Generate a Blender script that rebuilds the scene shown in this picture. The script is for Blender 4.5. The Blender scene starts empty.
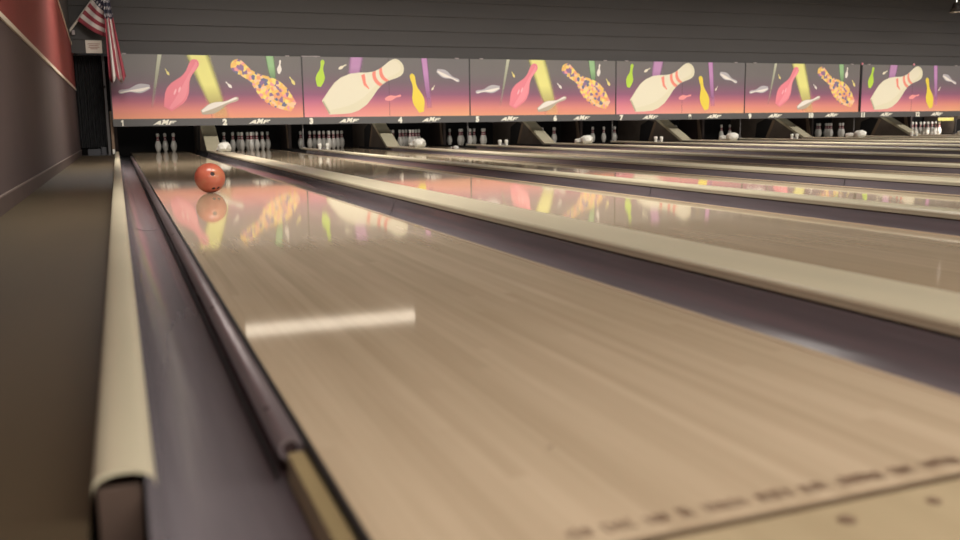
import bpy, bmesh, math, random
from mathutils import Vector, Matrix
random.seed(7)
SC = bpy.context.scene
COL = SC.collection
R = math.radians

# ------------------------------------------------------------------ materials
def lin(c):
    out = []
    for v in c:
        v = v / 255.0
        out.append(v / 12.92 if v <= 0.04045 else ((v + 0.055) / 1.055) ** 2.4)
    return (out[0], out[1], out[2], 1.0)

def new_mat(name):
    m = bpy.data.materials.new(name); m.use_nodes = True
    nt = m.node_tree
    return m, nt, nt.nodes['Principled BSDF']

def N(nt, kind, **kw):
    n = nt.nodes.new(kind)
    for k, v in kw.items(): setattr(n, k, v)
    return n

def objco(nt, scale=(1, 1, 1)):
    t = N(nt, 'ShaderNodeTexCoord'); mp = N(nt, 'ShaderNodeMapping')
    mp.inputs['Scale'].default_value = scale
    nt.links.new(t.outputs['Object'], mp.inputs['Vector'])
    return mp.outputs['Vector']

def ramp(nt, fac, stops, interp='LINEAR'):
    r = N(nt, 'ShaderNodeValToRGB'); cr = r.color_ramp; cr.interpolation = interp
    while len(cr.elements) < len(stops): cr.elements.new(0.5)
    for e, (p, c) in zip(cr.elements, stops):
        e.position = p; e.color = c
    nt.links.new(fac, r.inputs['Fac'])
    return r.outputs['Color']

def mix(nt, a, b, fac, mode='MIX'):
    m = N(nt, 'ShaderNodeMix', data_type='RGBA', blend_type=mode)
    for sock, v in ((m.inputs[6], a), (m.inputs[7], b), (m.inputs[0], fac)):
        if hasattr(v, 'is_output'): nt.links.new(v, sock)
        else: sock.default_value = v
    return m.outputs[2]

def noise(nt, vec, scale=5, detail=3, rough=0.55):
    n = N(nt, 'ShaderNodeTexNoise')
    n.inputs['Scale'].default_value = scale; n.inputs['Detail'].default_value = detail
    n.inputs['Roughness'].default_value = rough
    nt.links.new(vec, n.inputs['Vector'])
    return n.outputs['Fac']

def mat(name, c, rough=0.6, metal=0.0, spec=0.5, vary=0.0, vscale=(4, 4, 4), emit=None, c2=None):
    m, nt, b = new_mat(name)
    b.inputs['Base Color'].default_value = lin(c)
    b.inputs['Roughness'].default_value = rough
    b.inputs['Metallic'].default_value = metal
    b.inputs['Specular IOR Level'].default_value = spec
    if vary or c2:
        k = 1 - vary
        a = lin(c); d = lin(c2) if c2 else (a[0] * k, a[1] * k, a[2] * k, 1)
        f = noise(nt, objco(nt, vscale), 1.0, 5)
        nt.links.new(ramp(nt, f, [(0.3, d), (0.7, a)]), b.inputs['Base Color'])
    if emit:
        b.inputs['Emission Color'].default_value = lin(c); b.inputs['Emission Strength'].default_value = emit
    return m

def lane_mat():
    m, nt, b = new_mat('lane_maple')
    t = N(nt, 'ShaderNodeTexCoord'); sx = N(nt, 'ShaderNodeSeparateXYZ')
    nt.links.new(t.outputs['Object'], sx.inputs[0])
    mu = N(nt, 'ShaderNodeMath', operation='MULTIPLY'); mu.inputs[1].default_value = 37.0
    nt.links.new(sx.outputs['X'], mu.inputs[0])
    fl = N(nt, 'ShaderNodeMath', operation='FLOOR'); nt.links.new(mu.outputs[0], fl.inputs[0])
    # long boards butt-joined along their length, each row shifted
    wn0 = N(nt, 'ShaderNodeTexWhiteNoise', noise_dimensions='1D'); nt.links.new(fl.outputs[0], wn0.inputs['W'])
    ym = N(nt, 'ShaderNodeMath', operation='MULTIPLY_ADD'); ym.inputs[1].default_value = 0.33
    nt.links.new(sx.outputs['Y'], ym.inputs[0]); nt.links.new(wn0.outputs['Value'], ym.inputs[2])
    yf = N(nt, 'ShaderNodeMath', operation='FLOOR'); nt.links.new(ym.outputs[0], yf.inputs[0])
    cb = N(nt, 'ShaderNodeCombineXYZ'); nt.links.new(fl.outputs[0], cb.inputs[0]); nt.links.new(yf.outputs[0], cb.inputs[1])
    oi = N(nt, 'ShaderNodeObjectInfo'); nt.links.new(oi.outputs['Random'], cb.inputs[2])
    wn = N(nt, 'ShaderNodeTexWhiteNoise', noise_dimensions='3D'); nt.links.new(cb.outputs[0], wn.inputs['Vector'])
    board = ramp(nt, wn.outputs['Value'], [(0.0, lin(LANE_A)), (0.5, lin(LANE_B)), (1.0, lin(LANE_C))])
    g = noise(nt, objco(nt, (95, 1.6, 1)), 1.0, 5, 0.6)
    grain = ramp(nt, g, [(0.3, (0.91, 0.90, 0.87, 1)), (0.7, (1.04, 1.035, 1.03, 1))])
    col = mix(nt, board, grain, 1.0, 'MULTIPLY')
    g2 = noise(nt, objco(nt, (5, 0.7, 1)), 1.0, 3)
    blot = ramp(nt, g2, [(0.3, (0.90, 0.89, 0.86, 1)), (0.7, (1.05, 1.05, 1.05, 1))])
    col = mix(nt, col, blot, 1.0, 'MULTIPLY')
    nt.links.new(col, b.inputs['Base Color'])
    b.inputs['Roughness'].default_value = 0.05
    b.inputs['IOR'].default_value = 1.5
    bp = N(nt, 'ShaderNodeBump'); bp.inputs['Strength'].default_value = 0.003; bp.inputs['Distance'].default_value = 0.01
    nt.links.new(noise(nt, objco(nt, (60, 2.0, 1)), 1.0, 2), bp.inputs['Height'])
    nt.links.new(bp.outputs['Normal'], b.inputs['Normal'])
    return m
LANE_A, LANE_B, LANE_C = (177, 158, 134), (183, 164, 140), (189, 170, 146)

def grad_mat(name, stops, lo, hi, rough=0.5, xtint=None):
    """printed vertical colour gradient of a sign, along its own height"""
    m, nt, b = new_mat(name)
    t = N(nt, 'ShaderNodeTexCoord'); sx = N(nt, 'ShaderNodeSeparateXYZ'); nt.links.new(t.outputs['Object'], sx.inputs[0])
    mr = N(nt, 'ShaderNodeMapRange'); mr.inputs[1].default_value = lo; mr.inputs[2].default_value = hi
    nt.links.new(sx.outputs['Z'], mr.inputs[0])
    c = ramp(nt, mr.outputs[0], [(p, lin(q)) for p, q in stops])
    if xtint:
        mx = N(nt, 'ShaderNodeMapRange'); mx.inputs[1].default_value = 0.2; mx.inputs[2].default_value = 3.2
        nt.links.new(sx.outputs['X'], mx.inputs[0])
        c2 = ramp(nt, mr.outputs[0], [(p, lin(q)) for p, q in xtint])
        c = mix(nt, c, c2, mx.outputs[0])
    nt.links.new(c, b.inputs['Base Color'])
    b.inputs['Roughness'].default_value = rough; b.inputs['Specular IOR Level'].default_value = 0.25
    return m

def beam_mat(name, c, zlo, zhi, top=0.95, soft=None):
    """printed light beam that fades out into the printed sky towards its foot"""
    m, nt, b = new_mat(name)
    b.inputs['Base Color'].default_value = lin(c); b.inputs['Roughness'].default_value = 0.5
    b.inputs['Specular IOR Level'].default_value = 0.25
    t = N(nt, 'ShaderNodeTexCoord'); sx = N(nt, 'ShaderNodeSeparateXYZ'); nt.links.new(t.outputs['Object'], sx.inputs[0])
    mr = N(nt, 'ShaderNodeMapRange'); mr.inputs[1].default_value = zlo; mr.inputs[2].default_value = zhi
    mr.inputs[3].default_value = 0.12; mr.inputs[4].default_value = top
    nt.links.new(sx.outputs['Z'], mr.inputs[0])
    us = N(nt, 'ShaderNodeSeparateXYZ'); nt.links.new(t.outputs['UV'], us.inputs[0])
    er = ramp(nt, us.outputs['X'], [(0.0, (0, 0, 0, 1)), (0.28, (1, 1, 1, 1)), (0.72, (1, 1, 1, 1)), (1.0, (0, 0, 0, 1))], 'EASE')
    mm = N(nt, 'ShaderNodeMath', operation='MULTIPLY'); nt.links.new(mr.outputs[0], mm.inputs[0]); nt.links.new(er, mm.inputs[1])
    nt.links.new(mm.outputs[0], b.inputs['Alpha'])
    return m

def flower_mat():
    m, nt, b = new_mat('print_flowers')
    v = N(nt, 'ShaderNodeTexVoronoi'); v.inputs['Scale'].default_value = 17
    nt.links.new(objco(nt), v.inputs['Vector'])
    s = N(nt, 'ShaderNodeSeparateColor'); nt.links.new(v.outputs['Color'], s.inputs[0])
    c = ramp(nt, s.outputs[0], [(0, lin((228, 184, 104))), (0.3, lin((232, 208, 116))), (0.42, lin((140, 110, 142))), (0.56, lin((226, 158, 112))),
                                (0.7, lin((232, 190, 150))), (0.8, lin((112, 112, 136))), (0.9, lin((225, 150, 150)))], 'CONSTANT')
    nt.links.new(c, b.inputs['Base Color']); b.inputs['Roughness'].default_value = 0.5; b.inputs['Specular IOR Level'].default_value = 0.25
    return m

def flag_mat():
    m, nt, b = new_mat('flag_cloth')
    t = N(nt, 'ShaderNodeTexCoord'); sx = N(nt, 'ShaderNodeSeparateXYZ'); nt.links.new(t.outputs['UV'], sx.inputs[0])
    U, V = sx.outputs['X'], sx.outputs['Y']
    def ma(op, a, bb=None, c=None):
        n = N(nt, 'ShaderNodeMath', operation=op)
        for i, q in enumerate((a, bb, c)):
            if q is None: continue
            if hasattr(q, 'is_output'): nt.links.new(q, n.inputs[i])
            else: n.inputs[i].default_value = q
        return n.outputs[0]
    par = ma('MODULO', ma('FLOOR', ma('MULTIPLY', V, 13.0)), 2.0)
    stripes = mix(nt, lin((150, 62, 72)), lin((216, 206, 198)), par)
    can = ma('MULTIPLY', ma('LESS_THAN', U, 0.4), ma('GREATER_THAN', V, 6.0 / 13))
    fu = ma('SUBTRACT', ma('FRACT', ma('MULTIPLY', U, 15.0)), 0.5)
    fv = ma('SUBTRACT', ma('FRACT', ma('MULTIPLY', V, 11.0)), 0.5)
    star = ma('LESS_THAN', ma('ADD', ma('MULTIPLY', fu, fu), ma('MULTIPLY', fv, fv)), 0.07)
    blue = mix(nt, lin((60, 58, 74)), lin((215, 208, 205)), star)
    nt.links.new(mix(nt, stripes, blue, can), b.inputs['Base Color'])
    b.inputs['Roughness'].default_value = 0.85
    return m

def wood_floor_mat(name, ca, cb, n=9.0, rough=0.2):
    m, nt, b = new_mat(name)
    g = noise(nt, objco(nt, (n, 0.5, 1)), 1.0, 4); c = ramp(nt, g, [(0.3, lin(ca)), (0.7, lin(cb))])
    nt.links.new(c, b.inputs['Base Color']); b.inputs['Roughness'].default_value = rough
    return m

M = {}
M['lane'] = lane_mat()
M['edge'] = mat('edge_maple', (205, 180, 152), 0.2, vary=0.12, vscale=(20, 1.5, 20))
M['edge1'] = mat('edge_lane', (178, 158, 134), 0.15, vary=0.06, vscale=(20, 1.5, 20))
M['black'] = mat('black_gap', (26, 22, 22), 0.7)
M['approach'] = wood_floor_mat('approach_maple', (158, 141, 112), (174, 157, 127), 9, 0.25)
M['ink'] = mat('dark_ink', (122, 98, 80), 0.5, vary=0.3, vscale=(60, 60, 1))
M['foul'] = mat('foul_ink', (92, 74, 56), 0.4, vary=0.3, vscale=(8, 1, 1))
M['gutter'] = mat('gutter_grey', (120, 112, 116), 0.18, spec=0.5, vary=0.25, vscale=(18, 0.9, 18))
def long_bump(m, k):
    nt = m.node_tree; bp = N(nt, 'ShaderNodeBump'); bp.inputs['Strength'].default_value = k; bp.inputs['Distance'].default_value = 0.01
    nt.links.new(noise(nt, objco(nt, (26, 1.3, 26)), 1.0, 3), bp.inputs['Height']); nt.links.new(bp.outputs['Normal'], nt.nodes['Principled BSDF'].inputs['Normal'])
long_bump(M['gutter'], 0.12)
M['joint'] = mat('joint_grey', (64, 58, 60), 0.5)
M['cap'] = mat('cap_beige', (192, 182, 157), 0.32, vary=0.1, vscale=(9, 1.5, 9))
M['riser'] = mat('riser_brown', (84, 66, 56), 0.7, vary=0.3)
M['rail'] = mat('rail_metal', (128, 116, 118), 0.28, metal=0.5, vary=0.15, vscale=(30, 3, 30))
M['rail_end'] = mat('rail_end_grey', (120, 120, 122), 0.4)
M['strip_wood'] = mat('raw_wood', (146, 128, 92), 0.55, vary=0.25, vscale=(40, 3, 40))
M['post'] = mat('post_grey', (98, 94, 92), 0.45)
M['brownpost'] = mat('post_tan', (120, 96, 74), 0.6)
M['strip'] = mat('strip_grey', (84, 82, 80), 0.5)
M['letter'] = mat('letter_cream', (228, 224, 206), 0.5)
M['seam'] = mat('seam_dark', (58, 54, 54), 0.6)
M['gap'] = mat('gap_black', (20, 16, 18), 0.6)
M['tip'] = mat('tip_pink', (226, 150, 160), 0.4)
M['clip'] = mat('clip_grey', (150, 138, 136), 0.5)
M['pin'] = mat('pin_white', (226, 222, 214), 0.18)
M['pin_red'] = mat('pin_red', (150, 66, 80), 0.3)
M['hood'] = mat('hood_white', (236, 232, 220), 0.6, vary=0.1, vscale=(12, 12, 12))
M['ledge'] = mat('ledge_beige', (176, 168, 142), 0.5, vary=0.12)
M['kick'] = mat('kick_brown', (90, 79, 70), 0.7, vary=0.3)
M['kickd'] = mat('kick_dark', (52, 40, 36), 0.8, vary=0.3)
M['brace'] = mat('brace_tan', (112, 92, 74), 0.7)
M['pit'] = mat('pit_black', (16, 13, 14), 0.9)
M['yellow'] = mat('pit_board_yellow', (118, 110, 46), 0.6)
M['curtain'] = mat('curtain_black', (24, 23, 24), 0.9)
M['paper'] = mat('paper_cream', (206, 196, 182), 0.8)
M['papertxt'] = mat('paper_print', (150, 108, 98), 0.8)
M['wall'] = mat('wall_dark', (84, 68, 66), 0.75, vary=0.18, vscale=(1, 1.2, 1.2))
M['red'] = mat('wall_red', (140, 58, 52), 0.7, vary=0.12, vscale=(1, 1.5, 1.5))
M['trim'] = mat('trim_cream', (220, 206, 188), 0.6)
M['base'] = mat('baseboard_brown', (84, 70, 66), 0.5, vary=0.2)
M['basetop'] = mat('baseboard_lip', (118, 104, 98), 0.4)
M['floor'] = wood_floor_mat('floor_brown', (65, 55, 40), (75, 64, 47), 3, 0.45)
M['fascia'] = mat('fascia_grey', (68, 65, 63), 0.8, vary=0.08, vscale=(0.4, 1, 3))
M['ceil'] = mat('ceiling_dark', (60, 56, 54), 0.9)
M['front'] = mat('wall_front_grey', (120, 108, 98), 0.9)
M['chrome'] = mat('chrome', (200, 198, 196), 0.2, metal=1.0)
M['tube'] = mat('tube_glow', (255, 244, 224), 0.5, emit=1.25)
M['housing'] = mat('lamp_housing', (70, 68, 66), 0.6)
M['hole'] = mat('hole_dark', (40, 20, 18), 0.7)
M['box'] = mat('low_box_grey', (58, 57, 60), 0.6, vary=0.2)
M['flag'] = flag_mat()

def ball_mat():
    m, nt, b = new_mat('ball_orange')
    f = noise(nt, objco(nt, (7, 7, 7)), 1.0, 3)
    nt.links.new(ramp(nt, f, [(0.35, lin((168, 82, 64))), (0.55, lin((180, 97, 76))), (0.7, lin((174, 116, 82)))]), b.inputs['Base Color'])
    b.inputs['Roughness'].default_value = 0.22
    return m
M['ball'] = ball_mat()

A_ST = [(0.0, (224, 152, 120)), (0.14, (212, 134, 122)), (0.27, (170, 102, 116)), (0.38, (132, 92, 110)), (0.58, (114, 100, 104)), (0.75, (112, 106, 104)), (1.0, (112, 108, 104))]
B_ST = [(0.0, (226, 146, 146)), (0.14, (212, 130, 136)), (0.27, (180, 106, 130)), (0.38, (140, 92, 116)), (0.58, (118, 98, 106)), (0.75, (112, 104, 104)), (1.0, (112, 108, 104))]
B_ST2 = [(0.0, (226, 164, 124)), (0.14, (216, 142, 120)), (0.27, (176, 106, 118)), (0.38, (136, 92, 112)), (0.58, (114, 98, 104)), (0.75, (110, 104, 104)), (1.0, (110, 106, 104))]
M['artA'] = grad_mat('print_sky_coral', A_ST, 0.136, 1.29)
M['artB'] = grad_mat('print_sky_pink', B_ST, 0.136, 1.29, xtint=B_ST2)
for nm, c in dict(pink=(224, 130, 140), cream=(222, 214, 188), grey=(176, 170, 172), white=(226, 218, 206), yellow=(226, 202, 78),
                  green=(176, 206, 74), tyellow=(222, 206, 130), tpink=(230, 150, 146), redstripe=(230, 138, 120), creamshade=(218, 210, 180), pinkhi=(230, 144, 152), pinkspark=(236, 176, 180), whiteshade=(180, 166, 146), creambase=(176, 170, 140)).items():
    M['p_' + nm] = mat('print_' + nm, c, 0.5, spec=0.25)
M['p_flower'] = flower_mat()
M['b_white'] = beam_mat('print_beam_pale', (186, 186, 162), 0.35, 1.28)
M['b_yellow'] = beam_mat('print_beam_yellow', (224, 218, 134), 0.12, 0.75, 0.98)
M['b_green'] = beam_mat('print_beam_green', (150, 186, 136), 0.7, 1.1)
M['b_purple'] = beam_mat('print_beam_purple', (186, 140, 178), 0.6, 1.1)
M['b_purple2'] = beam_mat('print_beam_violet', (190, 138, 182), 0.2, 1.0)

# ------------------------------------------------------------------ mesh helpers
def obj(name, bm, mats, parent=None, smooth=False, loc=None):
    me = bpy.data.meshes.new(name); bm.normal_update()
    if smooth:
        for e in bm.edges:
            if len(e.link_faces) == 2 and e.calc_face_angle(0) > 0.75: e.smooth = False
    bm.to_mesh(me); bm.free()
    for m in (mats if isinstance(mats, (list, tuple)) else [mats]): me.materials.append(m)
    if smooth:
        for p in me.polygons: p.use_smooth = True
    o = bpy.data.objects.new(name, me); COL.objects.link(o)
    if parent: o.parent = parent
    if loc: o.location = loc
    return o

def tag(o, label=None, cat=None, group=None, kind=None):
    if label: o['label'] = label
    if cat: o['category'] = cat
    if group: o['group'] = group
    if kind: o['kind'] = kind
    return o

def empty(name, loc, label, cat, group=None):
    o = bpy.data.objects.new(name, None); COL.objects.link(o); o.location = loc
    o.empty_display_size = 0.1
    return tag(o, label, cat, group)

def struct(name, bm, m, smooth=False):
    return tag(obj(name, bm, m, smooth=smooth), kind='structure')

def copy_tree(root, loc):
    r = root.copy(); COL.objects.link(r); r.location = loc
    for ch in list(root.children):
        c = ch.copy(); COL.objects.link(c); c.parent = r
        for g in ch.children:
            d = g.copy(); COL.objects.link(d); d.parent = c
    return r

def box(bm, a, b, mi=0, bevel=0.0):
    vs = [bm.verts.new((x, y, z)) for x in (a[0], b[0]) for y in (a[1], b[1]) for z in (a[2], b[2])]
    fs = []
    for q in ((0, 1, 3, 2), (4, 6, 7, 5), (0, 4, 5, 1), (2, 3, 7, 6), (0, 2, 6, 4), (1, 5, 7, 3)):
        f = bm.faces.new([vs[i] for i in q]); f.material_index = mi; fs.append(f)
    bmesh.ops.recalc_face_normals(bm, faces=fs)
    if bevel:
        es = set(e for f in fs for e in f.edges)
        bmesh.ops.bevel(bm, geom=list(es), offset=bevel, segments=2, profile=0.6, affect='EDGES')
    return bm

def bx(a, b, bevel=0.0):
    return box(bmesh.new(), a, b, 0, bevel)

def prism(bm, pts, axis, lo, hi, mi=0):
    """extrude a closed 2-D outline along an axis"""
    def P(p, t):
        return (t, p[0], p[1]) if axis == 'x' else (p[0], t, p[1]) if axis == 'y' else (p[0], p[1], t)
    a = [bm.verts.new(P(p, lo)) for p in pts]; b = [bm.verts.new(P(p, hi)) for p in pts]
    fs = [bm.faces.new(a), bm.faces.new(b)]
    n = len(pts)
    for i in range(n): fs.append(bm.faces.new((a[i], a[(i + 1) % n], b[(i + 1) % n], b[i])))
    for f in fs: f.material_index = mi
    bmesh.ops.recalc_face_normals(bm, faces=fs)
    return bm

def strip_solid(bm, line, th, lo, hi):
    """open profile (x,z) of thickness th, extruded along y"""
    low = [(x, z - th) for x, z in line]
    n = len(line)
    rows = []
    for t in (lo, hi):
        rows.append(([bm.verts.new((x, t, z)) for x, z in line], [bm.verts.new((x, t, z)) for x, z in low]))
    fs = []
    (a, la), (b, lb) = rows
    for i in range(n - 1):
        fs.append(bm.faces.new((a[i], a[i + 1], b[i + 1], b[i])))
        fs.append(bm.faces.new((la[i], lb[i], lb[i + 1], la[i + 1])))
        fs.append(bm.faces.new((a[i], la[i], la[i + 1], a[i + 1])))
        fs.append(bm.faces.new((b[i], b[i + 1], lb[i + 1], lb[i])))
    fs.append(bm.faces.new((a[0], b[0], lb[0], la[0]))); fs.append(bm.faces.new((a[-1], la[-1], lb[-1], b[-1])))
    bmesh.ops.recalc_face_normals(bm, faces=fs)
    return bm

def lathe(bm, prof, seg=24, mi=None, axis=None):
    rings = []
    for r, z in prof:
        if r < 1e-5: rings.append([bm.verts.new((0, 0, z))])
        else: rings.append([bm.verts.new((r * math.cos(2 * math.pi * k / seg), r * math.sin(2 * math.pi * k / seg), z)) for k in range(seg)])
    fs = []
    for i in range(len(rings) - 1):
        A, B = rings[i], rings[i + 1]
        for k in range(seg):
            k2 = (k + 1) % seg
            if len(A) == 1 and len(B) == 1: continue
            if len(A) == 1: f = bm.faces.new((A[0], B[k2], B[k]))
            elif len(B) == 1: f = bm.faces.new((A[k], A[k2], B[0]))
            else: f = bm.faces.new((A[k], A[k2], B[k2], B[k]))
            if mi: f.material_index = mi[i]
            fs.append(f)
    bmesh.ops.recalc_face_normals(bm, faces=fs)
    return bm

def cyl(bm, p, q, r, seg=16, mi=0):
    p, q = Vector(p), Vector(q); d = (q - p); L = d.length
    rot = d.to_track_quat('Z', 'Y').to_matrix().to_4x4()
    n0 = len(bm.faces)
    bm.faces.ensure_lookup_table()
    res = bmesh.ops.create_cone(bm, cap_ends=True, segments=seg, radius1=r, radius2=r, depth=L,
                                matrix=Matrix.Translation((p + q) / 2) @ rot)
    for v in res['verts']:
        for f in v.link_faces: f.material_index = mi
    return bm

# ------------------------------------------------------------------ layout (metres; lanes run along +Y)
XL, PITCH, P12, W = 0.2365, 3.454, 1.79, 1.054
GW = 0.235
FOUL = 0.8245
DECK_END = FOUL + 18.288 + 1.05
YM = 17.88                     # front of the masking units
NL = 14
ORD = ['', 'first', 'second', 'third', 'fourth', 'fifth', 'sixth', 'seventh', 'eighth', 'ninth', 'tenth', 'eleventh', 'twelfth', 'thirteenth', 'fourteenth']
def lane_x(n): return XL + PITCH * ((n - 1) // 2) + (P12 if n % 2 == 0 else 0.0)
XR = lane_x(NL) + W + GW + 0.14

# ------------------------------------------------------------------ setting
struct('floor', bx((-0.645, -7.0, -0.25), (-0.064, 18.6, -0.004)), M['floor'])
bm = bx((-0.064, -7.0, -0.06), (XR + 0.6, FOUL - 0.007, 0.0))
struct('floor_approach', bm, M['approach'])
struct('floor_slab', bx((-0.85, -7.2, -0.45), (XR + 0.8, 21.0, -0.26)), M['ceil'])
bm = bmesh.new()
for n in range(1, NL + 1):
    for k in (-8, -4.5, 0, 4, 8.0):
        pass
bmesh.ops.create_cone(bm, cap_ends=True, segments=16, radius1=0.011, radius2=0.011, depth=0.001, matrix=Matrix.Translation((0.763, 0.777, 0.0012)))
bmesh.ops.create_cone(bm, cap_ends=True, segments=16, radius1=0.009, radius2=0.009, depth=0.001, matrix=Matrix.Translation((0.899, 0.777, 0.0012)))
bmesh.ops.create_cone(bm, cap_ends=True, segments=16, radius1=0.009, radius2=0.009, depth=0.001, matrix=Matrix.Translation((1.03, 0.777, 0.0012)))
struct('trim_1', bm, M['ink'])

# left wall: dark below, red band edged with cream trims, dark again on top
bm = bmesh.new()
def ztrim(y): return 1.90 + (18.6 - y) * 0.086
YT = 18.6 - (3.7 - 1.90) / 0.086
box(bm, (-0.80, -7.2, -0.25), (-0.645, 20.9, 1.18), 0)
prism(bm, [(-7.2, 1.18), (20.9, 1.18), (20.9, ztrim(20.9)), (YT, 3.7), (-7.2, 3.7)], 'x', -0.80, -0.645, 1)
prism(bm, [(20.9, ztrim(20.9)), (20.9, 3.7), (YT, 3.7)], 'x', -0.80, -0.645, 2)
struct('wall_left', bm, [M['wall'], M['red'], M['ceil']])
struct('trim_2', bx((-0.645, -7.0, 1.178), (-0.632, 18.6, 1.215)), M['trim'])
bm = bmesh.new(); prism(bm, [(18.6, ztrim(18.6)), (18.6, ztrim(18.6) + 0.03), (YT + 0.9, ztrim(YT + 0.9) + 0.03), (YT + 0.9, ztrim(YT + 0.9))], 'x', -0.645, -0.632)
struct('trim_3', bm, M['trim'])
bm = bmesh.new()
box(bm, (-0.645, -7.0, -0.004), (-0.632, 18.6, 0.092), 0)
box(bm, (-0.645, -7.0, 0.092), (-0.630, 18.6, 0.102), 1)
struct('baseboard_left', bm, [M['base'], M['basetop']])
struct('wall_right', bx((XR + 0.6, -7.2, -0.25), (XR + 0.75, 20.9, 3.7)), M['wall'])
struct('wall_front', bx((-0.645, -7.2, -0.25), (XR + 0.6, -7.0, 3.7)), M['front'])
struct('ceiling', bx((-0.645, -7.0, 3.62), (XR + 0.6, 20.9, 3.7)), M['ceil'])

# back wall: fascia of lapped boards above the masking units, pit wall and roof behind the pins
bm = bmesh.new()
zs = [1.812, 2.05, 2.343, 2.635, 2.93, 3.22, 3.62]
for i in range(len(zs) - 1):
    prism(bm, [(18.02 - 0.0, zs[i]), (18.02, zs[i + 1]), (17.985, zs[i + 1]), (17.955, zs[i])], 'x', -0.645, XR + 0.6, 0)
struct('wall_back', bm, [M['fascia']])
bm = bmesh.new()
box(bm, (-0.05, 20.6, -0.25), (XR + 0.6, 20.75, 0.86))
struct('wall_pit', bm, M['pit']); bm = bmesh.new()
box(bm, (-0.05, 18.03, 0.80), (XR + 0.6, 20.59, 0.86))
struct('ceiling_pit', bm, M['pit']); bm = bmesh.new()
box(bm, (-0.05, 17.3, -0.25), (XR + 0.6, 20.59, -0.105))
struct('floor_pit', bm, M['pit']); bm = bmesh.new()
box(bm, (-0.645, 18.6, -0.25), (-0.06, 18.7, 1.812))
struct('wall_corner', bm, M['pit'])

# ------------------------------------------------------------------ lanes
def lane_thing(n):
    x = lane_x(n)
    extra = {1: 'glossy maple bowling lane next to the left wall, orange ball rolling down it'}
    lab = extra.get(n, 'glossy maple bowling lane, %s one counted from the left wall' % ORD[n])
    return x, lab

t = None
for n in range(1, NL + 1):
    x, lab = lane_thing(n)
    if n == 1:
        t = empty('bowling_lane', (x, 0, 0), lab, 'bowling lane', 'bowling lanes side by side')
        obj('lane_surface', bx((0.0, FOUL + 0.007, -0.045), (W - 0.022, DECK_END, 0.0)), M['lane'], t)
        eb = obj('edge_board', bx((W - 0.022, FOUL + 0.007, -0.045), (W, DECK_END, 0.0012)), M['edge1'], t); EB = eb.data.copy(); EB.materials[0] = M['edge']
        obj('edge_gap', bx((-0.007, FOUL + 0.007, -0.05), (0.0, DECK_END, -0.002)), M['black'], t)
        obj('foul_line', bx((-0.007, FOUL - 0.006, -0.045), (W, FOUL + 0.006, 0.0008)), M['foul'], t)
        lane0 = t
    else:
        c = tag(copy_tree(lane0, (x, 0, 0)), lab)
        for q in c.children:
            if q.name.startswith('edge_board'): q.data = EB
# lettering stamped in dark ink beside the foul line of the first lane (worn, illegible)
bm = bmesh.new()
rr = random.Random(3)
xx = 0.445 - XL
words = [3, 4, 3, 2, 6, 5, 4, 7, 4, 6]
for wlen in words:
    for k in range(wlen):
        h = rr.choice([0.019, 0.023, 0.021])
        y0 = FOUL + 0.032 + rr.uniform(0, 0.004)
        wd = 0.0075
        st = rr.choice([0, 1, 2, 3])
        box(bm, (xx, y0, 0.0003), (xx + 0.0028, y0 + h, 0.0009))
        if st in (0, 2): box(bm, (xx + wd - 0.0028, y0, 0.0003), (xx + wd, y0 + h, 0.0009))
        if st in (0, 1): box(bm, (xx, y0 + h - 0.003, 0.0003), (xx + wd, y0 + h, 0.00085))
        if st in (1, 2, 3): box(bm, (xx, y0, 0.0003), (xx + wd, y0 + 0.003, 0.00085))
        if st in (0, 3): box(bm, (xx, y0 + h * .45, 0.0003), (xx + wd, y0 + h * .45 + 0.003, 0.00085))
        xx += 0.0108
    xx += 0.014
tag(obj('lettering', bm, M['ink'], lane0), 'worn dark lettering')
bm = bmesh.new(); bmesh.ops.create_cone(bm, cap_ends=True, segments=12, radius1=0.004, radius2=0.004, depth=0.0008, matrix=Matrix.Translation((0.553 - XL, 1.137, 0.0006)))
obj('dark_mark', bm, M['ink'], lane0)
# raw wood edge at the near left of lane one, in front of the bumper rail
obj('near_edge_board', bx((-0.036, FOUL + 0.007, -0.058), (-0.010, 1.30, -0.012), 0.002), M['strip_wood'], lane0)

# ------------------------------------------------------------------ gutters
PROF = [(0.0, 0.03), (0.006, -0.012), (0.022, -0.045), (0.05, -0.068), (0.085, -0.082), (0.12, -0.087), (0.16, -0.084), (0.195, -0.075), (0.226, -0.066)]
def gutter(side, n):
    bm = bmesh.new()
    s = 1 if side == 'left' else -1
    line = [(s * px, pz) for px, pz in PROF]
    strip_solid(bm, line, 0.005, FOUL + 0.01, 17.3)
    # a joint in the trough
    return bm
gl = gr = None
for n in range(1, NL + 1):
    for side in ('left', 'right'):
        x = lane_x(n) - GW + 0.001 if side == 'left' else lane_x(n) + W + GW - 0.001
        lab = 'grey gutter channel along the %s edge of the %s lane' % (side, ORD[n] + ' bowling')
        if side == 'left' and gl is None or side == 'right' and gr is None:
            o = empty('gutter', (x, 0, 0), lab, 'gutter', 'gutter channels beside the lanes')
            obj('channel', gutter(side, n), M['gutter'], o, smooth=True)
            s = 1 if side == 'left' else -1
            bm = bmesh.new(); strip_solid(bm, [(s * (a + 0.0005), b + 0.0012) for a, b in PROF], 0.0006, 5.26, 5.272)
            obj('joint_seam', bm, M['joint'], o)
            bm = bmesh.new(); strip_solid(bm, [(s * a, b) for a, b in PROF], 0.005, 17.3, 19.9)
            tag(obj('rear_channel', bm, M['pit'], o, smooth=True), 'black rear end of the gutter')
            if side == 'left': gl = o
            else: gr = o
        else:
            tag(copy_tree(gl if side == 'left' else gr, (x, 0, 0)), lab)

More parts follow.
